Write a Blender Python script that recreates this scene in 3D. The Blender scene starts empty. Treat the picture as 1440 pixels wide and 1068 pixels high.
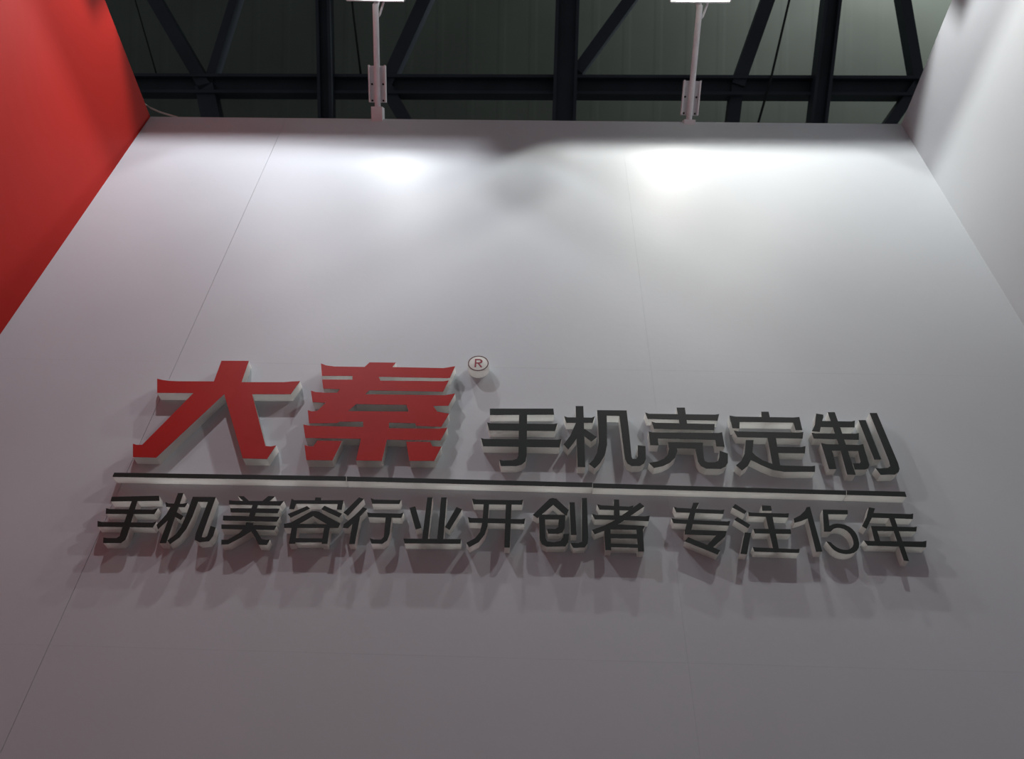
import bpy, bmesh, math, random
from mathutils import Vector, Matrix
from mathutils.geometry import delaunay_2d_cdt

random.seed(7)
SC = bpy.context.scene
COL = SC.collection

# ------------------------------------------------------------------ camera
D = 1.40                      # camera to sign wall, metres
CAM = Vector((0.0, -D, 1.60))
FPX = 1065.18                 # focal length in pixels of the 1440 x 1068 frame
PITCH, YAW, ROLL = 0.734164, -0.0343013, 0.0415249
FWD = Vector((math.sin(YAW) * math.cos(PITCH), math.cos(YAW) * math.cos(PITCH), math.sin(PITCH)))
_rt = Vector((math.cos(YAW), -math.sin(YAW), 0.0))
_up = _rt.cross(FWD)
RT = _rt * math.cos(ROLL) + _up * math.sin(ROLL)
UP = -_rt * math.sin(ROLL) + _up * math.cos(ROLL)
cd = bpy.data.cameras.new('camera')
cam = bpy.data.objects.new('camera', cd)
COL.objects.link(cam)
cam.matrix_world = Matrix(((RT.x, UP.x, -FWD.x, CAM.x), (RT.y, UP.y, -FWD.y, CAM.y),
                           (RT.z, UP.z, -FWD.z, CAM.z), (0, 0, 0, 1)))
cd.sensor_fit = 'HORIZONTAL'
cd.sensor_width = 36.0
cd.lens = 36.0 * FPX / 1440.0
cd.clip_start = 0.02
cd.clip_end = 200
SC.camera = cam
cd.dof.use_dof = True
cd.dof.focus_distance = 1.9
cd.dof.aperture_fstop = 9.0

# ------------------------------------------------------------------ world, exposure
w = bpy.data.worlds.new('world')
SC.world = w
w.use_nodes = True
bg = w.node_tree.nodes['Background']
bg.inputs[0].default_value = (0.90, 0.93, 1.0, 1)
bg.inputs[1].default_value = 0.075
vs = SC.view_settings
vs.view_transform = 'Standard'
vs.look = 'None'
vs.gamma = 1.0
vs.use_curve_mapping = False
vs.exposure = 0.35

BACK_W, SIDE_W = 22.0, 34.0     # lamp wattages: two lamps over the sign wall, lamps on the side walls
HALL_W = 1700.0

H = 4.1252                     # top of the booth walls
XL, XR = -1.4085, 1.3001       # inner faces of the side walls
SEAM = (-0.9062, 0.3011)
FRONT = -3.4                   # open front edge of the side walls


def ray(px, py):
    return (FWD * FPX + RT * (px - 720.0) + UP * (534.0 - py)).normalized()


def at_y(px, py, y):
    v = ray(px, py)
    return CAM + v * ((y - CAM.y) / v.y)


# ------------------------------------------------------------------ materials
def mat(name, col, rough=0.5, metal=0.0, noise=0.0, nscale=6.0, bump=0.0, bscale=200.0,
        emit=None, estr=0.0, spec=0.5, coat=0.0, stretch=None):
    m = bpy.data.materials.new(name)
    m.use_nodes = True
    nt = m.node_tree
    b = nt.nodes['Principled BSDF']
    b.inputs['Base Color'].default_value = (*col, 1)
    b.inputs['Roughness'].default_value = rough
    b.inputs['Metallic'].default_value = metal
    b.inputs['Specular IOR Level'].default_value = spec
    b.inputs['Coat Weight'].default_value = coat
    tc = nt.nodes.new('ShaderNodeTexCoord')
    mp = nt.nodes.new('ShaderNodeMapping')
    nt.links.new(tc.outputs['Object'], mp.inputs[0])
    if stretch:
        mp.inputs['Scale'].default_value = stretch
    if noise > 0:
        n = nt.nodes.new('ShaderNodeTexNoise')
        n.inputs['Scale'].default_value = nscale
        n.inputs['Detail'].default_value = 5
        nt.links.new(mp.outputs[0], n.inputs['Vector'])
        r = nt.nodes.new('ShaderNodeValToRGB')
        r.color_ramp.elements[0].position = 0.3
        r.color_ramp.elements[1].position = 0.7
        r.color_ramp.elements[0].color = (*[c * (1 - noise) for c in col], 1)
        r.color_ramp.elements[1].color = (*[min(1, c * (1 + noise)) for c in col], 1)
        nt.links.new(n.outputs['Fac'], r.inputs[0])
        nt.links.new(r.outputs[0], b.inputs['Base Color'])
    if bump > 0:
        n2 = nt.nodes.new('ShaderNodeTexNoise')
        n2.inputs['Scale'].default_value = bscale
        n2.inputs['Detail'].default_value = 3
        nt.links.new(mp.outputs[0], n2.inputs['Vector'])
        bp = nt.nodes.new('ShaderNodeBump')
        bp.inputs['Strength'].default_value = bump
        bp.inputs['Distance'].default_value = 0.002
        nt.links.new(n2.outputs['Fac'], bp.inputs['Height'])
        nt.links.new(bp.outputs[0], b.inputs['Normal'])
    if emit:
        b.inputs['Emission Color'].default_value = (*emit, 1)
        b.inputs['Emission Strength'].default_value = estr
    return m


M = {
    'wall': mat('white_wall_paint', (0.55, 0.588, 0.622), 0.52, noise=0.02, nscale=3.0, bump=0.10, bscale=60, spec=0.38),
    'wall_core': mat('board_core', (0.45, 0.44, 0.45), 0.8, noise=0.05),
    'red': mat('red_wall_paint', (0.38, 0.016, 0.011), 0.55, noise=0.05, nscale=2.5, bump=0.12, bscale=50, spec=0.10),
    'letter_side': mat('white_acrylic_side', (0.92, 0.92, 0.89), 0.35, noise=0.015, nscale=30),
    'letter_red': mat('red_acrylic_face', (0.42, 0.016, 0.014), 0.5, noise=0.04, nscale=12, spec=0.2),
    'letter_dark': mat('charcoal_acrylic_face', (0.014, 0.019, 0.018), 0.55, noise=0.10, nscale=20, spec=0.25),
    'ring_dark': mat('dark_red_print', (0.10, 0.03, 0.03), 0.5, noise=0.05),
    'r_red': mat('crimson_print', (0.28, 0.02, 0.04), 0.5, noise=0.05),
    'lamp_white': mat('white_painted_metal', (0.80, 0.79, 0.82), 0.5, noise=0.03, nscale=25),
    'lamp_inner': mat('dark_baffle', (0.022, 0.024, 0.021), 0.7, noise=0.03, nscale=25),
    'lamp_glow': mat('lamp_glow', (0.9, 0.9, 0.85), 0.3, emit=(1.0, 1.0, 0.92), estr=12.0),
    'screw': mat('dark_screw', (0.03, 0.025, 0.025), 0.5, metal=0.6, noise=0.1, nscale=60),
    'steel': mat('dark_blue_steel', (0.04, 0.05, 0.066), 0.6, noise=0.25, nscale=1.2),
    'deck': mat('green_grey_roof_sheet', (0.115, 0.140, 0.116), 0.75, noise=0.15, nscale=0.5),
    'cable_white': mat('white_cable', (0.62, 0.60, 0.55), 0.5, noise=0.05, nscale=30),
    'cable_dark': mat('dark_cable', (0.015, 0.017, 0.02), 0.6, noise=0.1, nscale=30),
    'floor': mat('grey_carpet', (0.34, 0.34, 0.34), 0.95, noise=0.12, nscale=80, bump=0.3, bscale=300),
    'hall_floor': mat('hall_concrete', (0.32, 0.32, 0.32), 0.8, noise=0.12, nscale=3),
}


# hollow acrylic returns let light through
nt = M['letter_side'].node_tree
pb = nt.nodes['Principled BSDF']
tr = nt.nodes.new('ShaderNodeBsdfTranslucent')
tr.inputs[0].default_value = (0.97, 0.97, 0.94, 1)
mx = nt.nodes.new('ShaderNodeMixShader')
mx.inputs[0].default_value = 0.68
nt.links.new(pb.outputs[0], mx.inputs[1])
nt.links.new(tr.outputs[0], mx.inputs[2])
nt.links.new(mx.outputs[0], nt.nodes['Material Output'].inputs[0])


# ------------------------------------------------------------------ builders
def link(name, me, m, parent=None):
    o = bpy.data.objects.new(name, me)
    me.materials.append(m)
    COL.objects.link(o)
    if parent:
        o.parent = parent
    return o


def finish(name, bm, m, parent=None, smooth=False):
    bmesh.ops.recalc_face_normals(bm, faces=bm.faces[:])
    me = bpy.data.meshes.new(name)
    bm.to_mesh(me)
    bm.free()
    if smooth:
        for p in me.polygons:
            p.use_smooth = len(p.vertices) <= 4
    return link(name, me, m, parent)


def tag(o, label, cat, group=None, kind=None):
    o['label'] = label
    o['category'] = cat
    if group:
        o['group'] = group
    if kind:
        o['kind'] = kind
    return o


def empty(name, loc=(0, 0, 0)):
    o = bpy.data.objects.new(name, None)
    o.empty_display_size = 0.05
    o.location = loc
    COL.objects.link(o)
    return o


def add_box(bm, x0, x1, y0, y1, z0, z1, bevel=0.0):
    r = bmesh.ops.create_cube(bm, size=1.0)
    vv = r['verts']
    for v in vv:
        v.co = Vector((x0 + (v.co.x + .5) * (x1 - x0), y0 + (v.co.y + .5) * (y1 - y0), z0 + (v.co.z + .5) * (z1 - z0)))
    if bevel > 0:
        es = list({e for v in vv for e in v.link_edges})
        bmesh.ops.bevel(bm, geom=es, offset=bevel, segments=2, affect='EDGES', profile=0.5)


def add_prism(bm, prof, a, b, ux, uy):
    """profile (list of 2-tuples in axes ux, uy) swept from point a to point b"""
    lo = [bm.verts.new(a + ux * p[0] + uy * p[1]) for p in prof]
    hi = [bm.verts.new(b + ux * p[0] + uy * p[1]) for p in prof]
    n = len(prof)
    for i in range(n):
        bm.faces.new((lo[i], lo[(i + 1) % n], hi[(i + 1) % n], hi[i]))
    bm.faces.new(lo[::-1])
    bm.faces.new(hi)


def frame(a, b, hint):
    d = (b - a).normalized()
    ux = (hint - d * hint.dot(d)).normalized()
    return d, ux, d.cross(ux)


def add_tube(bm, pts, r, n=12):
    pts = [Vector(p) for p in pts]
    rings = []
    for i, p in enumerate(pts):
        d = (pts[min(i + 1, len(pts) - 1)] - pts[max(i - 1, 0)]).normalized()
        h = Vector((1, 0, 0)) if abs(d.x) < 0.8 else Vector((0, 1, 0))
        ux = (h - d * h.dot(d)).normalized()
        uy = d.cross(ux)
        rings.append([bm.verts.new(p + (ux * math.cos(t) + uy * math.sin(t)) * r)
                      for t in [2 * math.pi * k / n for k in range(n)]])
    for a, b in zip(rings, rings[1:]):
        for k in range(n):
            bm.faces.new((a[k], a[(k + 1) % n], b[(k + 1) % n], b[k]))
    bm.faces.new(rings[0][::-1])
    bm.faces.new(rings[-1])


# ------------------------------------------------------------------ the booth
def wall_panels(parent, cells, y0, y1, m):
    for (x0, x1, z0, z1, dy) in cells:
        bm = bmesh.new()
        add_box(bm, x0, x1, y0 + dy, y1, z0, z1, 0.00012)
        finish('wall_board', bm, m, parent)


bm = bmesh.new()
add_box(bm, XL - 0.09, XR + 0.09, 0.0125, 0.09, 0, H - 0.0005)
wb = finish('wall_back', bm, M['wall_core'])
tag(wb, 'pale grey painted sign wall carrying the raised characters', 'wall', kind='structure')
cells = []
xs = [XL, SEAM[0], SEAM[1], XR]
zs = [0.0, 2.162, 2.9045, H]
for i in range(3):
    for k in range(3):
        gx0 = 0.0 if i == 0 else (0, 0.0005, 0.00007)[i]
        gx1 = 0.0 if i == 2 else (0.0005, 0.00007)[i]
        gz0 = 0.0 if k == 0 else 0.00003
        gz1 = 0.0 if k == 2 else 0.00003
        cells.append((xs[i] + gx0, xs[i + 1] - gx1, zs[k] + gz0, zs[k + 1] - gz1, 0.0))
wall_panels(wb, cells, 0.0, 0.0126, M['wall'])

bm = bmesh.new()
add_box(bm, XL - 0.09, XL, FRONT, 0.0125, 0, H, 0.001)
tag(finish('wall_left', bm, M['red']), 'glossy red painted side wall meeting the sign wall', 'wall', kind='structure')
bm = bmesh.new()
add_box(bm, XR, XR + 0.09, FRONT, 0.0125, 0, H, 0.001)
tag(finish('wall_right', bm, M['wall']), 'plain pale grey side wall facing the red one', 'wall', kind='structure')
bm = bmesh.new()
add_box(bm, XL - 0.09, XR + 0.09, FRONT, 0.09, -0.06, 0.0)
tag(finish('floor', bm, M['floor']), 'grey carpeted floor of the booth', 'floor', kind='structure')
bm = bmesh.new()
add_box(bm, -16, 16, -16, 14, -0.12, -0.06)
tag(finish('floor_hall', bm, M['hall_floor']), 'concrete floor of the exhibition hall', 'floor', kind='structure')

# ------------------------------------------------------------------ hall roof and its truss
ROOF_D = 13.0
RU = Vector((0, -math.sin(PITCH), math.cos(PITCH)))     # up the slope of the roof
RX = Vector((1, 0, 0))
RN = RX.cross(RU)                                        # horizontal-ish, into the roof
if RN.y < 0:
    RN = -RN
P0 = CAM + Vector((0, math.cos(PITCH), math.sin(PITCH))) * ROOF_D


def on_roof(px, py, off=0.0):
    v = ray(px, py)
    p = P0 + RN * off
    return CAM + v * ((p - CAM).dot(RN) / v.dot(RN))


PXM = ROOF_D / FPX          # metres per pixel at the truss
bm = bmesh.new()
# trapezoidal roof sheet, ribs running up the slope
c0 = P0 + RN * 1.6
pts = []
x = -18.0
while x < 18.0:
    pts += [(x, 0.0), (x + 0.42, 0.0), (x + 0.47, 0.0012), (x + 0.55, 0.0012)]
    x += 0.60
ra = [bm.verts.new(c0 + RX * a - RN * b - RU * 6.0) for a, b in pts]
rb = [bm.verts.new(c0 + RX * a - RN * b + RU * 14.0) for a, b in pts]
rc = [bm.verts.new(c0 + RX * a + RN * 0.1 - RU * 6.0) for a, b in (pts[0], pts[-1])]
for i in range(len(pts) - 1):
    bm.faces.new((ra[i], ra[i + 1], rb[i + 1], rb[i]))
bm.verts.remove(rc[0]); bm.verts.remove(rc[1])
tag(finish('ceiling', bm, M['deck']), 'dark green-grey ribbed roof sheeting of the hall', 'ceiling', kind='structure')

truss = empty('roof_truss', on_roof(800, 122))
tag(truss, 'dark steel roof truss crossing under the hall roof', 'truss')


def beam(name, a, b, wpx, ibeam=False, depth=0.22, lift=0.0, shift=0.0):
    A, B = on_roof(*a, lift), on_roof(*b, lift)
    d = (B - A).normalized()
    uy = RN
    ux = d.cross(uy).normalized()
    h = wpx * PXM / 2
    bm = bmesh.new()
    o = truss.location
    if ibeam:
        t, g = 0.05, depth / 2
        w2 = 0.02
        prof = [(-h, -g), (-h + t, -g), (-h + t, -w2), (h - t, -w2), (h - t, -g), (h, -g),
                (h, g), (h - t, g), (h - t, w2), (-h + t, w2), (-h + t, g), (-h, g)]
    else:
        g = depth / 2
        prof = [(-h, -g), (h, -g), (h, g), (-h, g)]
    add_prism(bm, prof, A - o, B - o, ux, uy)
    return finish(name, bm, M['steel'], truss)


beam('chord', (-160, 120), (1600, 126), 27, True, 0.30)
beam('rafter', (451, -260), (463, 330), 20, True, 0.26, -0.16)
beam('rafter', (806, -260), (788, 330), 32, True, 0.32, -0.20)
beam('rafter', (1199, -260), (1130, 330), 23, True, 0.26, -0.16)
beam('rafter', (1500, -260), (1400, 330), 23, True, 0.26, -0.16)
beam('diagonal', (120, -170), (292, 126), 18)
beam('diagonal', (395, -200), (296, 118), 12, lift=0.05)
beam('diagonal', (290, 122), (318, 260), 26)
beam('diagonal', (690, -200), (545, 118), 18)
beam('diagonal', (540, 118), (610, 240), 18)
beam('diagonal', (1010, -170), (812, 102), 16)
beam('diagonal', (1150, -200), (1036, 122), 18)
beam('diagonal', (1036, 118), (1010, 330), 17, lift=0.05)
beam('diagonal', (1240, -170), (1290, 122), 14)
beam('diagonal', (1290, 118), (1190, 260), 15)


def wire(name, pts, r, m, label, cat='cable'):
    bm = bmesh.new()
    o = Vector(pts[-1])
    add_tube(bm, [Vector(p) - o for p in pts], r, 8)
    ob = finish(name, bm, m, None, True)
    ob.location = o
    return tag(ob, label, cat)


wire('hanging_cable', [on_roof(1145, -150, -.16), on_roof(1110, 0, -.16), on_roof(1085, 107, -.16), on_roof(1060, 195, -.16)], 0.020,
     M['cable_dark'], 'thin dark cable crossing the truss chord beside a diagonal, far from the red wall')
wire('hanging_cable', [on_roof(140, -150), on_roof(190, 0), on_roof(224, 118)], 0.012,
     M['cable_dark'], 'thin dark cable hanging over the red wall to the truss chord')
wire('hanging_cable', [on_roof(480, -150), on_roof(497, 20), on_roof(509, 118)], 0.018,
     M['cable_dark'], 'thin dark cable beside the slimmer rafter behind the lamp pole')

# white loose cable in the corner above the red wall
cp = []
for k, (px, py) in enumerate([(196, 139), (203, 146), (212, 152), (224, 157.5), (237, 161.5), (251, 165.5)]):
    cp.append(at_y(px, py, -0.02 + 0.006 * k))
cp.append(cp[-1] + Vector((0.03, 0.03, -0.005)))
wire('power_cable', cp, 0.0032, M['cable_white'], 'thin white cable drooping in the corner between red wall and sign wall')


# ------------------------------------------------------------------ arm lamps
def make_lamp(light_name, label, base, tip, inward, watt, roll=0.0, col=(1.0, 0.99, 0.95), group=None, gap=0.07, side_z=0.0, plate=(0.072, 0.197)):
    """base: on top of the wall, tip: where the pole meets the lamp hood, inward: unit vector away from its wall"""
    base, tip = Vector(base), Vector(tip)
    root = empty('arm_lamp', base)
    tag(root, label, 'lamp', group)
    inward = Vector(inward)
    side = Vector((0, 0, 1)).cross(inward).normalized()
    L = tip - base
    d, ux, uy = frame(Vector((0, 0, 0)), L, side)
    if uy.dot(inward) < 0:
        uy = -uy
    # wall clamp: stub block straddling the wall top
    bm = bmesh.new()
    add_prism(bm, [(-.020, -.022), (.020, -.022), (.020, .022), (-.020, .022)], -d * 0.02, d * (plate[0] - 0.018), ux, uy)
    finish('clamp', bm, M['lamp_white'], root)
    # pole
    bm = bmesh.new()
    add_tube(bm, [d * 0.02, L], 0.0105, 28)
    finish('pole', bm, M['lamp_white'], root)
    # U-shaped bracket behind the pole
    bm = bmesh.new()
    a, b = d * plate[0], d * plate[1]
    pr = [(-.031, -.013), (.031, -.013), (.031, .006), (.026, .006), (.026, -.008), (-.026, -.008), (-.026, .006), (-.031, .006)]
    add_prism(bm, pr, a, b, ux, uy)
    br = finish('bracket', bm, M['lamp_white'], root)
    for sx in (-1, 1):
        for t in (plate[0] + 0.006, plate[0] + 0.062):
            bm = bmesh.new()
            c = d * t + ux * (sx * 0.020)
            add_tube(bm, [c - uy * 0.009, c - uy * 0.0045], 0.0035, 8)
            finish('screw', bm, M['screw'], br)
    # hood: deep open-bottomed box, its front lip cut high
    hood = bmesh.new()
    T = L
    c, s = math.cos(roll), math.sin(roll)
    hx = side * c + Vector((0, 0, 1)) * s
    hz = Vector((0, 0, 1)) * c - side * s
    hy = inward

    def pt(x, y, z):
        return T + hx * x + hy * y + hz * z

    hw, zb, zt = 0.102, 0.0, 0.125      # source sits 9 cm above the rim
    yb, ys, yf, zf, zs_ = 0.013, 0.013 + gap, 0.19, 0.0, 0.09
    th = 0.004

    def slab(q0, q1, q2, q3, off):
        a4 = [hood.verts.new(p) for p in (q0, q1, q2, q3)]
        b4 = [hood.verts.new(p + off) for p in (q0, q1, q2, q3)]
        hood.faces.new(a4).material_index = 1
        hood.faces.new(b4[::-1])
        for i in range(4):
            j = (i + 1) % 4
            hood.faces.new((a4[i], b4[i], b4[j], a4[j]))
    slab(pt(-hw, yb, zb), pt(hw, yb, zb), pt(hw, yb, zt), pt(-hw, yb, zt), -hy * th)
    slab(pt(-hw, yf, zf), pt(hw, yf, zf), pt(hw, yf, zt), pt(-hw, yf, zt), hy * th)
    slab(pt(-hw, yb, zt), pt(hw, yb, zt), pt(hw, yf, zt), pt(-hw, yf, zt), hz * th)
    slab(pt(-hw, yb, zb + side_z), pt(-hw, yb, zt), pt(-hw, yf, zt), pt(-hw, yf, zf + side_z), -hx * th)
    slab(pt(hw, yb, zb + side_z), pt(hw, yb, zt), pt(hw, yf, zt), pt(hw, yf, zf + side_z), hx * th)
    hd = finish('hood', hood, M['lamp_white'], root)
    hd.data.materials.append(M['lamp_inner'])
    # yoke joining pole and hood
    bm = bmesh.new()
    add_tube(bm, [L - d * 0.05, L - d * 0.035 + hx * 0.014, pt(0.030, yb - 0.004, 0.014), pt(0.034, yb - 0.004, 0.05)], 0.004, 8)
    add_tube(bm, [L - d * 0.01, pt(0, yb - 0.010, 0.05)], 0.010, 10)
    finish('yoke', bm, M['lamp_white'], root)
    # bulb on the hood ceiling
    bm = bmesh.new()
    bmesh.ops.create_uvsphere(bm, u_segments=16, v_segments=8, radius=0.013,
                              matrix=Matrix.Translation(pt(0, ys, zt - 0.010)))
    finish('bulb', bm, M['lamp_glow'], root, True)
    ld = bpy.data.lights.new(light_name, 'POINT')
    ld.energy = watt
    ld.color = col
    ld.shadow_soft_size = 0.007
    lo = bpy.data.objects.new(light_name, ld)
    lo.location = pt(0, ys, zs_)
    COL.objects.link(lo)
    lo.parent = root
    return root


R1 = at_y(984, 8, -0.31)
L1 = at_y(528, 6, -0.31)
make_lamp('lamp_back_right_offscreen', 'white arm lamp over the sign wall, above the dark upper-line characters',
          (0.548, 0.015, H - 0.002), R1, (0, -1, 0), BACK_W, 0.0, (1.0, 0.99, 0.92), 'arm lamps on the wall tops', 0.07, 0.0, (0.038, 0.155))
make_lamp('lamp_back_left_offscreen', 'white arm lamp over the sign wall, above the two big red characters',
          (-0.574, 0.015, H - 0.002), L1, (0, -1, 0), BACK_W, -0.035, (0.95, 0.98, 1.0), 'arm lamps on the wall tops', 0.062)
# one lamp on each side wall, just above the frame: the letters' short crossing shadows point to them
yy = -0.85
make_lamp('lamp_left_offscreen', 'white arm lamp on top of the red side wall', (XL - 0.015, yy, H - 0.002),
          (XL + 0.24, yy - 0.02, H + 0.215), (1, 0, 0), SIDE_W, 0.0, (0.97, 0.95, 1.0), 'arm lamps on the wall tops', 0.07, 0.036)
make_lamp('lamp_right_offscreen', 'white arm lamp on top of the plain pale side wall', (XR + 0.015, yy, H - 0.002),
          (XR - 0.24, yy - 0.02, H + 0.215), (-1, 0, 0), SIDE_W, 0.0, (1.0, 0.98, 0.95), 'arm lamps on the wall tops', 0.07, 0.036)

# hall lamp lighting the roof, beyond the plain side wall
hl = bpy.data.lights.new('hall_lamp_right_offscreen', 'POINT')
hl.energy = HALL_W
hl.shadow_soft_size = 0.4
hlo = bpy.data.objects.new('hall_lamp_right_offscreen', hl)
hlo.location = on_roof(1380, -330, 0.35)
COL.objects.link(hlo)

# ------------------------------------------------------------------ raised characters
CR = {  # crops of the photograph: origin and pixels per crop pixel
    'A': (170, 480, 260 / 1388), 'B': (410, 480, 290 / 1440), 'C': (660, 550, 260 / 1440), 'D': (890, 550, 260 / 1440),
    'E': (1080, 550, 220 / 1382), 'F': (120, 650, 300 / 1440), 'G': (390, 660, 280 / 1440), 'H': (640, 660, 290 / 1440),
    'I': (920, 670, 220 / 1382), 'J': (1100, 670, 220 / 1382), 'K': (640, 490, 70 / 1068), 'P': (0, 0, 1.0)}


def pix(crop, pts):
    ox, oy, s = CR[crop]
    return [(ox + x * s, oy + y * s) for x, y in pts]


def union_components(polys):
    """polys: lists of (x, z) in metres; returns components as (verts, tris)"""
    vs_, fs_ = [], []
    for p in polys:
        a = sum(p[i][0] * p[(i + 1) % len(p)][1] - p[(i + 1) % len(p)][0] * p[i][1] for i in range(len(p)))
        if a < 0:
            p = p[::-1]
        k = len(vs_)
        vs_ += [Vector((x * 1000, z * 1000)) for x, z in p]
        fs_.append(list(range(k, k + len(p))))
    ov, oe, of, _, _, off = delaunay_2d_cdt(vs_, [], fs_, 0, 1e-3, True)
    tris = [f for f, o in zip(of, off) if o]
    par = list(range(len(tris)))

    def find(i):
        while par[i] != i:
            par[i] = par[par[i]]
            i = par[i]
        return i
    em = {}
    for i, f in enumerate(tris):
        for k in range(len(f)):
            e = tuple(sorted((f[k], f[(k + 1) % len(f)])))
            if e in em:
                par[find(i)] = find(em[e])
            em[e] = i
    comps = {}
    for i, f in enumerate(tris):
        comps.setdefault(find(i), []).append(f)
    return [([(v.x / 1000, v.y / 1000) for v in ov], c) for c in comps.values()]


def solid(name, verts, tris, y0, y1, m, parent, org, cap0=True):
    """triangulated region between planes y0 (front) and y1 (back)"""
    bm = bmesh.new()
    used = sorted({i for t in tris for i in t})
    f = {i: bm.verts.new((verts[i][0] - org.x, y0 - org.y, verts[i][1] - org.z)) for i in used}
    b = {i: bm.verts.new((verts[i][0] - org.x, y1 - org.y, verts[i][1] - org.z)) for i in used}
    cnt = {}
    for t in tris:
        bm.faces.new([f[i] for i in t])
        bm.faces.new([b[i] for i in reversed(t)])
        for k in range(len(t)):
            e = (t[k], t[(k + 1) % len(t)])
            cnt[e] = cnt.get(e, 0) + 1
    for (i, j) in cnt:
        if (j, i) not in cnt:
            bm.faces.new((f[j], f[i], b[i], b[j]))
    me = bpy.data.meshes.new(name)
    bmesh.ops.recalc_face_normals(bm, faces=bm.faces[:])
    bm.to_mesh(me)
    bm.free()
    return link(name, me, m, parent)


def character(name, label, crop, strokes, depth, face, group):
    polys = []
    for s in strokes:
        polys.append([(q.x, q.z) for q in (at_y(px, py, -depth) for px, py in pix(crop, s))])
    xs_ = [p[0] for q in polys for p in q]
    zs_ = [p[1] for q in polys for p in q]
    org = Vector(((min(xs_) + max(xs_)) / 2, 0.0, min(zs_)))
    root = empty(name, org)
    tag(root, label, 'sign character', group)
    for verts, tris in union_components(polys):
        body = solid('stroke_body', verts, tris, -depth + 0.0006, 0.0004, M['letter_side'], root, org)
        solid('front_face', verts, tris, -depth, -depth + 0.0006, face, body, org)
    return root


RED, DARK = M['letter_red'], M['letter_dark']
DB, DS, DR = 0.0260, 0.0245, 0.0230
G1, G2, G3 = 'big red characters of the sign', 'dark characters of the upper line', 'dark characters of the lower line'

character('raised_character', 'big red raised character 大 with white sides, beside the many-barred red one', 'A', [
    [(272, 282), (310, 291), (360, 298), (430, 301), (698, 302), (755, 147), (960, 148), (905, 308), (1225, 308), (1280, 303),
     (1345, 300), (1275, 398), (985, 398), (1085, 787), (1125, 791), (1165, 783), (1097, 885), (915, 880), (775, 398),
     (265, 875), (90, 870), (90, 770), (118, 779), (160, 778), (545, 390), (272, 388)]], DB, RED, G1)

character('raised_character', 'big red raised character 秦 with many crossbars and white sides', 'B', [
    [(205, 155), (240, 169), (300, 177), (510, 180), (545, 148), (728, 150), (703, 181), (1060, 188), (1095, 183), (1142, 175),
     (1106, 255), (1090, 258), (600, 248), (425, 243), (212, 242)],
    [(425, 225), (600, 230), (620, 276), (600, 295), (425, 290)],
    [(213, 268), (425, 269), (620, 276), (1060, 280), (1098, 274), (1058, 353), (540, 343), (345, 336), (221, 331)],
    [(350, 320), (560, 325), (540, 344), (515, 370), (515, 385), (300, 385), (318, 360)],
    [(135, 345), (165, 355), (230, 360), (320, 360), (515, 371), (1070, 378), (1142, 365), (1095, 451), (990, 452), (795, 445),
     (450, 439), (240, 431), (146, 425)],
    [(255, 415), (460, 415), (450, 440), (393, 489), (393, 500), (168, 500), (180, 487)],
    [(795, 425), (985, 430), (990, 453), (1016, 491), (1020, 505), (817, 505), (817, 491)],
    [(113, 482), (140, 490), (180, 488), (393, 489), (817, 492), (1016, 492), (1070, 502), (1100, 507), (1045, 598), (870, 591), (863, 573),
     (680, 569), (500, 562), (335, 562), (315, 572), (122, 574)],
    [(500, 550), (680, 550), (680, 625), (500, 620)],
    [(82, 582), (120, 590), (160, 592), (500, 600), (680, 608), (1020, 612), (1088, 605), (1040, 693), (660, 688), (480, 682), (96, 676)],
    [(487, 670), (662, 670), (665, 689), (630, 836), (450, 833)],
    [(90, 725), (118, 735), (152, 735), (180, 695), (352, 697), (285, 833), (103, 830)],
    [(800, 702), (968, 705), (985, 735), (1046, 737), (996, 836), (822, 836)]], DB, RED, G1)

character('raised_character', 'larger dark raised character 手, first of the upper line, three bars on a hooked stem', 'C', [
    [(160, 138), (655, 138), (660, 185), (160, 187)],
    [(138, 245), (165, 252), (655, 258), (687, 253), (667, 312), (155, 307)],
    [(90, 367), (115, 374), (690, 380), (718, 374), (702, 440), (108, 431)],
    [(388, 170), (450, 170), (447, 500), (437, 548), (408, 574), (365, 585), (245, 585), (233, 537), (262, 542), (335, 540),
     (370, 530), (382, 505)]], DS, DARK, G2)
character('raised_character', 'larger dark raised character 机 of the upper line, standing between 手 and 壳', 'C', [
    [(738, 197), (765, 206), (955, 208), (978, 198), (960, 248), (757, 248)],
    [(828, 118), (888, 118), (903, 593), (843, 592)],
    [(832, 245), (850, 350), (815, 400), (770, 457), (735, 416), (785, 350)],
    [(885, 293), (905, 300), (993, 360), (950, 394), (885, 345)],
    [(995, 150), (1060, 160), (1070, 185), (1073, 420), (1055, 500), (1020, 560), (978, 603), (932, 570), (968, 532), (996, 480),
     (1008, 400), (1003, 250)],
    [(995, 150), (1225, 152), (1230, 195), (1000, 191)],
    [(1165, 165), (1225, 152), (1247, 340), (1263, 510), (1272, 530), (1300, 530), (1312, 512), (1312, 423), (1372, 430), (1375, 530),
     (1362, 563), (1330, 584), (1265, 585), (1232, 565), (1212, 530)]], DS, DARK, G2)
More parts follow.
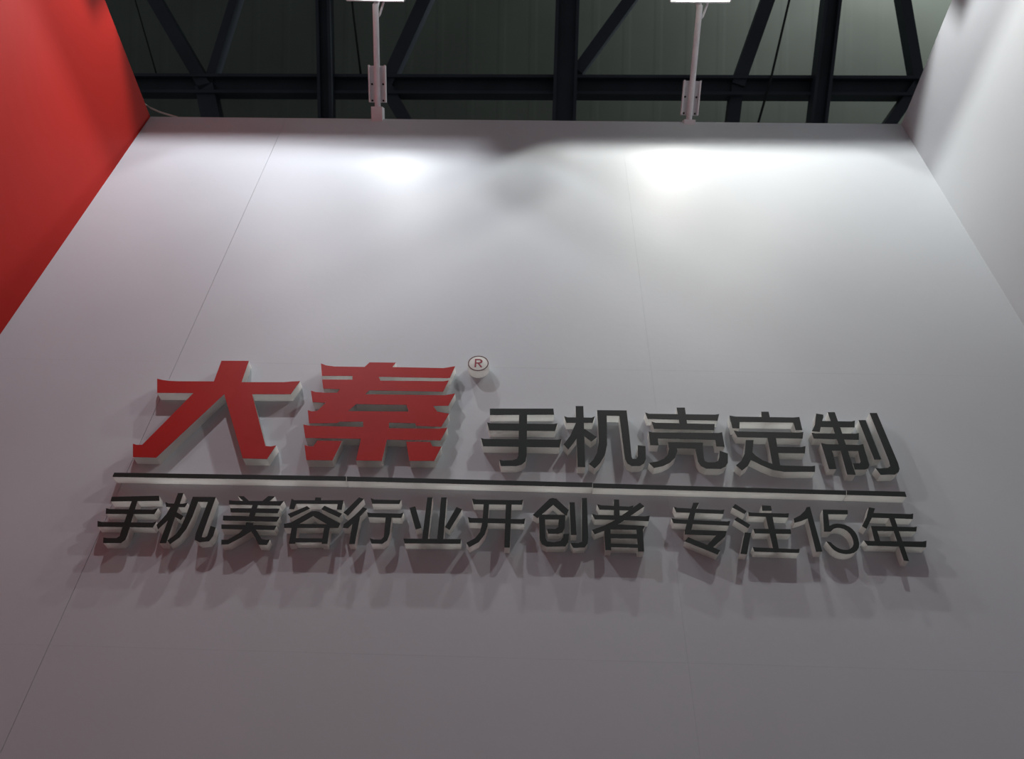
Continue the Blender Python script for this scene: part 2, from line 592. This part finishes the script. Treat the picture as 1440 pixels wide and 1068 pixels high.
character('raised_character', 'dark raised character 壳 on the upper line, roofed by two bars', 'D', [
    [(95, 168), (125, 178), (640, 185), (672, 180), (660, 232), (115, 218)],
    [(340, 130), (405, 130), (425, 275), (368, 270)],
    [(145, 238), (175, 248), (638, 258), (632, 305), (165, 295)],
    [(122, 315), (150, 323), (665, 328), (695, 322), (703, 382), (130, 368)],
    [(125, 330), (192, 340), (200, 423), (135, 422)],
    [(635, 340), (697, 335), (715, 435), (650, 432)],
    [(272, 400), (545, 403), (545, 449), (280, 445)],
    [(275, 402), (340, 405), (346, 470), (330, 518), (290, 558), (235, 585), (165, 600), (125, 560), (190, 550), (240, 530), (270, 500), (282, 450)],
    [(478, 405), (543, 405), (552, 520), (560, 546), (585, 557), (640, 556), (664, 545), (672, 520), (675, 465), (740, 488), (740, 560),
     (720, 590), (685, 607), (570, 605), (530, 585), (507, 550)]], DS, DARK, G2)
character('raised_character', 'dark raised character 定 on the upper line with a long sweeping foot', 'D', [
    [(1000, 162), (1057, 162), (1070, 220), (1005, 220)],
    [(752, 192), (800, 200), (1250, 207), (1297, 203), (1305, 247), (760, 240)],
    [(753, 195), (832, 230), (830, 292), (775, 290)],
    [(1240, 215), (1297, 204), (1320, 304), (1268, 305)],
    [(785, 308), (820, 316), (1290, 325), (1328, 320), (1322, 371), (815, 360)],
    [(1045, 345), (1112, 350), (1122, 420), (1150, 600), (1093, 600)],
    [(1120, 434), (1310, 438), (1345, 430), (1340, 486), (1125, 483)],
    [(880, 383), (940, 383), (932, 470), (920, 535), (895, 585), (850, 619), (803, 580), (845, 545), (870, 490)],
    [(925, 473), (955, 503), (1010, 540), (1090, 570), (1170, 582), (1390, 587), (1420, 583), (1418, 630), (1180, 630), (1090, 615),
     (1010, 582), (915, 535)]], DS, DARK, G2)
character('raised_character', 'dark raised character 制 ending the upper line with two slanted bars', 'E', [
    [(425, 200), (488, 210), (490, 230), (470, 295), (458, 362), (388, 355), (415, 300)],
    [(440, 265), (740, 270), (768, 262), (765, 322), (440, 318)],
    [(385, 368), (420, 376), (770, 378), (803, 372), (803, 432), (405, 420)],
    [(528, 188), (590, 188), (640, 330), (690, 480), (775, 740), (700, 738), (640, 520), (580, 340)],
    [(468, 460), (505, 470), (800, 478), (840, 470), (850, 532), (490, 526)],
    [(470, 462), (545, 475), (575, 560), (605, 690), (540, 690)],
    [(785, 480), (840, 472), (895, 655), (886, 684), (855, 694), (768, 694), (750, 640), (810, 640), (818, 625)],
    [(800, 258), (862, 258), (1000, 605), (940, 607)],
    [(898, 195), (962, 195), (1150, 640), (1163, 690), (1153, 717), (1120, 738), (995, 740), (950, 680), (985, 685), (1060, 680),
     (1080, 665), (1070, 620)]], DS, DARK, G2)

character('raised_character', 'smaller dark raised character 手 starting the lower line under the free end of the rule', 'F', [
    [(178, 235), (498, 228), (500, 262), (170, 266)],
    [(140, 312), (165, 318), (455, 322), (490, 312), (465, 352), (137, 350)],
    [(82, 398), (110, 405), (455, 410), (480, 402), (455, 442), (82, 437)],
    [(318, 250), (355, 250), (285, 490), (270, 525), (240, 547), (120, 547), (122, 510), (150, 514), (210, 514), (232, 500), (240, 470)]],
    DR, DARK, G3)
character('raised_character', 'smaller dark raised character 机 of the lower line, standing between 手 and 美', 'F', [
    [(540, 270), (560, 280), (655, 282), (690, 275), (672, 305), (545, 303)],
    [(625, 210), (662, 210), (545, 548), (500, 548)],
    [(578, 300), (625, 305), (555, 395), (490, 455), (480, 425), (545, 355)],
    [(605, 340), (618, 340), (662, 365), (645, 392), (595, 365)],
    [(725, 235), (765, 258), (722, 370), (682, 450), (635, 510), (570, 555), (553, 530), (608, 490), (645, 440), (680, 360)],
    [(725, 235), (880, 237), (868, 270), (722, 268)],
    [(830, 262), (880, 238), (790, 490), (785, 507), (805, 510), (822, 500), (845, 432), (880, 442), (862, 500), (835, 535), (770, 542),
     (738, 525), (745, 485)]], DR, DARK, G3)
character('raised_character', 'dark raised character 美 on the lower line with four stacked bars', 'F', [
    [(1030, 230), (1070, 232), (1110, 268), (1075, 272)],
    [(1235, 230), (1280, 232), (1235, 272), (1190, 268)],
    [(970, 258), (1000, 262), (1310, 265), (1340, 262), (1315, 295), (970, 287)],
    [(1130, 285), (1165, 285), (1140, 378), (1100, 378)],
    [(978, 312), (1312, 315), (1297, 346), (980, 340)],
    [(930, 362), (1312, 370), (1292, 403), (928, 395)],
    [(918, 422), (1290, 430), (1275, 459), (918, 452)],
    [(1085, 408), (1135, 410), (1130, 460), (1060, 505), (965, 555), (918, 558), (918, 525), (960, 525), (1040, 480), (1078, 440)],
    [(1100, 440), (1150, 455), (1190, 520), (1220, 526), (1245, 524), (1225, 560), (1170, 558), (1140, 500)]], DR, DARK, G3)
character('raised_character', 'dark raised character 容 on the lower line with a peaked roof over a box', 'G', [
    [(275, 205), (318, 207), (318, 232), (270, 232)],
    [(100, 225), (478, 225), (475, 252), (100, 250)],
    [(103, 215), (142, 235), (122, 290), (85, 288)],
    [(438, 240), (478, 225), (465, 295), (430, 292)],
    [(215, 268), (237, 285), (95, 352), (75, 325)],
    [(340, 265), (467, 322), (447, 350), (318, 290)],
    [(245, 305), (275, 303), (290, 322), (170, 390), (130, 410), (48, 420), (48, 397), (100, 385)],
    [(250, 318), (270, 303), (300, 308), (455, 395), (440, 425), (385, 415), (345, 390), (262, 342)],
    [(48, 395), (440, 400), (440, 425), (48, 425)],
    [(105, 415), (145, 415), (130, 540), (83, 540)],
    [(340, 415), (380, 415), (362, 540), (320, 540)],
    [(110, 500), (350, 502), (350, 530), (100, 530)]], DR, DARK, G3)
character('raised_character', 'dark raised character 行 on the lower line with two left slashes', 'G', [
    [(590, 205), (625, 215), (510, 338), (478, 315)],
    [(620, 275), (650, 288), (600, 340), (510, 428), (475, 425), (480, 400), (560, 335)],
    [(548, 365), (600, 335), (560, 542), (518, 542)],
    [(675, 210), (700, 220), (870, 225), (895, 222), (882, 252), (685, 250)],
    [(648, 312), (675, 318), (890, 322), (912, 315), (897, 353), (658, 347)],
    [(785, 335), (828, 338), (812, 470), (795, 515), (760, 540), (680, 538), (668, 500), (700, 510), (750, 510), (770, 490)]], DR, DARK, G3)
character('raised_character', 'dark raised character 业 on the lower line, two posts on a base bar', 'G', [
    [(955, 280), (998, 270), (1042, 425), (1000, 437)],
    [(1085, 205), (1122, 205), (1088, 515), (1045, 515)],
    [(1185, 205), (1225, 205), (1200, 515), (1155, 515)],
    [(1295, 275), (1337, 290), (1245, 440), (1212, 420)],
    [(912, 503), (1330, 507), (1325, 540), (920, 537)]], DR, DARK, G3)
character('raised_character', 'dark raised character 开 on the lower line, two bars crossing two legs', 'H', [
    [(118, 207), (150, 213), (455, 218), (475, 213), (468, 248), (128, 245)],
    [(88, 335), (115, 342), (465, 350), (490, 345), (483, 382), (98, 374)],
    [(200, 235), (238, 235), (226, 400), (206, 458), (165, 510), (98, 546), (78, 515), (138, 483), (174, 440), (190, 370)],
    [(355, 235), (395, 235), (382, 548), (343, 547)]], DR, DARK, G3)
character('raised_character', 'dark raised character 创 on the lower line with a pitched roof and two uprights', 'H', [
    [(660, 207), (680, 202), (705, 207), (690, 245), (575, 342), (543, 320)],
    [(668, 215), (705, 205), (793, 287), (778, 325), (755, 310), (680, 245)],
    [(590, 318), (770, 320), (768, 352), (590, 350)],
    [(585, 330), (628, 340), (630, 480), (642, 505), (690, 511), (735, 502), (755, 475), (757, 455), (797, 452), (790, 510), (770, 540),
     (640, 542), (605, 525), (590, 490)],
    [(725, 340), (770, 325), (765, 410), (750, 443), (720, 452), (650, 450), (640, 418), (700, 418), (720, 405)],
    [(798, 232), (835, 232), (848, 460), (808, 460)],
    [(885, 202), (920, 202), (930, 480), (925, 520), (905, 547), (825, 550), (805, 515), (860, 517), (886, 507)]], DR, DARK, G3)
character('raised_character', 'dark raised character 者 on the lower line with a slash over a barred box', 'H', [
    [(990, 245), (1020, 253), (1215, 262), (1245, 255), (1238, 290), (1008, 283)],
    [(1108, 213), (1145, 213), (1150, 345), (1110, 345)],
    [(955, 312), (985, 320), (1330, 330), (1360, 325), (1352, 363), (975, 350)],
    [(1290, 235), (1322, 260), (1150, 378), (1050, 428), (975, 455), (955, 425), (1040, 395), (1120, 355)],
    [(1060, 392), (1150, 386), (1300, 396), (1325, 399), (1310, 425), (1060, 421)],
    [(1040, 415), (1085, 400), (1090, 566), (1050, 565)],
    [(1265, 408), (1310, 400), (1320, 576), (1278, 575)],
    [(1080, 452), (1275, 455), (1275, 486), (1085, 482)],
    [(1080, 520), (1280, 525), (1280, 550), (1080, 545)]], DR, DARK, G3)
character('raised_character', 'dark raised character 专 on the lower line after the wide space', 'I', [
    [(172, 268), (205, 280), (590, 300), (620, 295), (612, 333), (195, 318)],
    [(152, 370), (190, 380), (640, 400), (672, 395), (660, 437), (170, 415)],
    [(345, 235), (397, 235), (370, 290), (330, 470), (325, 490), (270, 485), (300, 370)],
    [(270, 472), (640, 485), (625, 527), (270, 515)],
    [(560, 510), (640, 486), (630, 530), (515, 632), (465, 612)],
    [(300, 538), (350, 560), (585, 655), (560, 692), (270, 575)]], DR, DARK, G3)
character('raised_character', 'dark raised character 注 on the lower line with three slanted dots', 'I', [
    [(715, 245), (818, 310), (800, 335), (690, 275)],
    [(735, 360), (850, 430), (830, 460), (708, 385)],
    [(800, 498), (855, 502), (820, 690), (762, 685)],
    [(950, 258), (1030, 262), (1040, 305), (955, 305)],
    [(830, 315), (860, 322), (1160, 330), (1190, 328), (1185, 365), (835, 352)],
    [(985, 355), (1045, 357), (1105, 660), (1055, 660)],
    [(875, 465), (1205, 468), (1210, 510), (890, 505)],
    [(870, 625), (900, 630), (1255, 645), (1285, 642), (1280, 678), (885, 666)]], DR, DARK, G3)
character('raised_character', 'dark raised numeral 1 on the lower line', 'J', [
    [(215, 275), (245, 270), (355, 665), (300, 668), (225, 372), (170, 395), (108, 412), (102, 375), (160, 345), (200, 305)]], DR, DARK, G3)
character('raised_character', 'dark raised numeral 5 on the lower line with a round bowl', 'J', [
    [(358, 295), (578, 300), (580, 337), (360, 335)],
    [(358, 297), (405, 330), (416, 435), (440, 462), (428, 490), (370, 490)],
    [(410, 442), (450, 424), (485, 419), (520, 422), (558, 431), (595, 448), (620, 468), (645, 495), (662, 525), (674, 560), (681, 600),
     (677, 632), (660, 659), (635, 676), (605, 685), (570, 688), (535, 684), (500, 675), (470, 660), (445, 641), (420, 612), (390, 575),
     (430, 585), (450, 605), (480, 628), (515, 644), (550, 651), (580, 650), (605, 640), (622, 622), (630, 600), (628, 570), (617, 540),
     (600, 510), (575, 485), (545, 467), (515, 458), (485, 456), (455, 464), (428, 490)]], DR, DARK, G3)
character('raised_character', 'dark raised character 年 ending the lower line', 'J', [
    [(765, 275), (820, 285), (800, 345), (790, 372), (745, 465), (705, 440), (745, 360)],
    [(785, 325), (1130, 335), (1158, 330), (1155, 378), (780, 365)],
    [(785, 440), (1165, 450), (1190, 445), (1185, 488), (800, 482)],
    [(785, 445), (835, 470), (870, 585), (820, 585)],
    [(940, 355), (990, 360), (1120, 750), (1075, 745)],
    [(720, 565), (750, 572), (1240, 578), (1275, 570), (1272, 628), (755, 613)]], DR, DARK, G3)

# the dark rule between the two lines, in four lengths butted end to end
rule_segs = [
    ('dark rule length with white sides under the red 大, its free end over 手', [(160.6, 665), (486.6, 670.2), (486.6, 676.6), (158, 670.9)]),
    ('dark rule length with white sides between the two joints under the red 秦', [(487.6, 670.4), (833, 679.2), (833, 685.6), (487.6, 676.8)]),
    ('dark rule length with white sides under 手机壳定 of the upper line', [(833.6, 679.9), (1190, 690.2), (1190, 696.2), (833.6, 686.3)]),
    ('short dark rule end with white sides under 制', [(1190.9, 690.0), (1272.5, 691.8), (1275, 698.9), (1190.9, 696.2)])]
for lb, q4 in rule_segs:
    rb_ = character('sign_rule', lb, 'P', [q4], 0.0240, DARK, 'lengths of the sign rule')
    rb_['category'] = 'sign bar'

# registered-mark disc
dd = 0.0250
cc = at_y(640 + 497 * 70 / 1068, 490 + 325 * 70 / 1068, -dd)
ra_ = (at_y(640 + 725 * 70 / 1068, 490 + 325 * 70 / 1068, -dd) - cc).length
root = empty('registered_mark', Vector((cc.x, 0, cc.z - ra_)))
tag(root, 'small round white disc with a ringed letter R beside the red 秦', 'sign disc')
org = root.location
bm = bmesh.new()
add_tube(bm, [Vector((cc.x, 0.0004, cc.z)) - org, Vector((cc.x, -dd, cc.z)) - org], ra_, 40)
finish('disc', bm, M['letter_side'], root)
N = 48
for nm, r0, r1 in (('ring', ra_ * 0.885, ra_ * 0.975),):
    bm = bmesh.new()
    rows = []
    for (r, y) in ((r0, -dd + 0.0002), (r0, -dd - 0.0007), (r1, -dd - 0.0007), (r1, -dd + 0.0002)):
        rows.append([bm.verts.new(Vector((cc.x + r * math.cos(2 * math.pi * k / N), y, cc.z + r * math.sin(2 * math.pi * k / N))) - org) for k in range(N)])
    for a in range(4):
        for k in range(N):
            bm.faces.new((rows[a][k], rows[a][(k + 1) % N], rows[(a + 1) % 4][(k + 1) % N], rows[(a + 1) % 4][k]))
    finish(nm, bm, M['ring_dark'], root)
rp = [[(428, 232), (458, 232), (450, 408), (416, 408)],
      [(440, 232), (530, 234), (565, 246), (588, 272), (585, 300), (560, 320), (520, 330), (435, 330), (437, 307), (515, 306), (540, 297), (551, 282),
       (547, 268), (525, 257), (445, 256)],
      [(478, 322), (515, 322), (582, 408), (545, 408)]]
polys = [[(q.x, q.z) for q in (at_y(px, py, -dd) for px, py in pix('K', s))] for s in rp]
for verts, tris in union_components(polys):
    solid('letter_mark', verts, tris, -dd - 0.0007, -dd + 0.0002, M['r_red'], root, org)
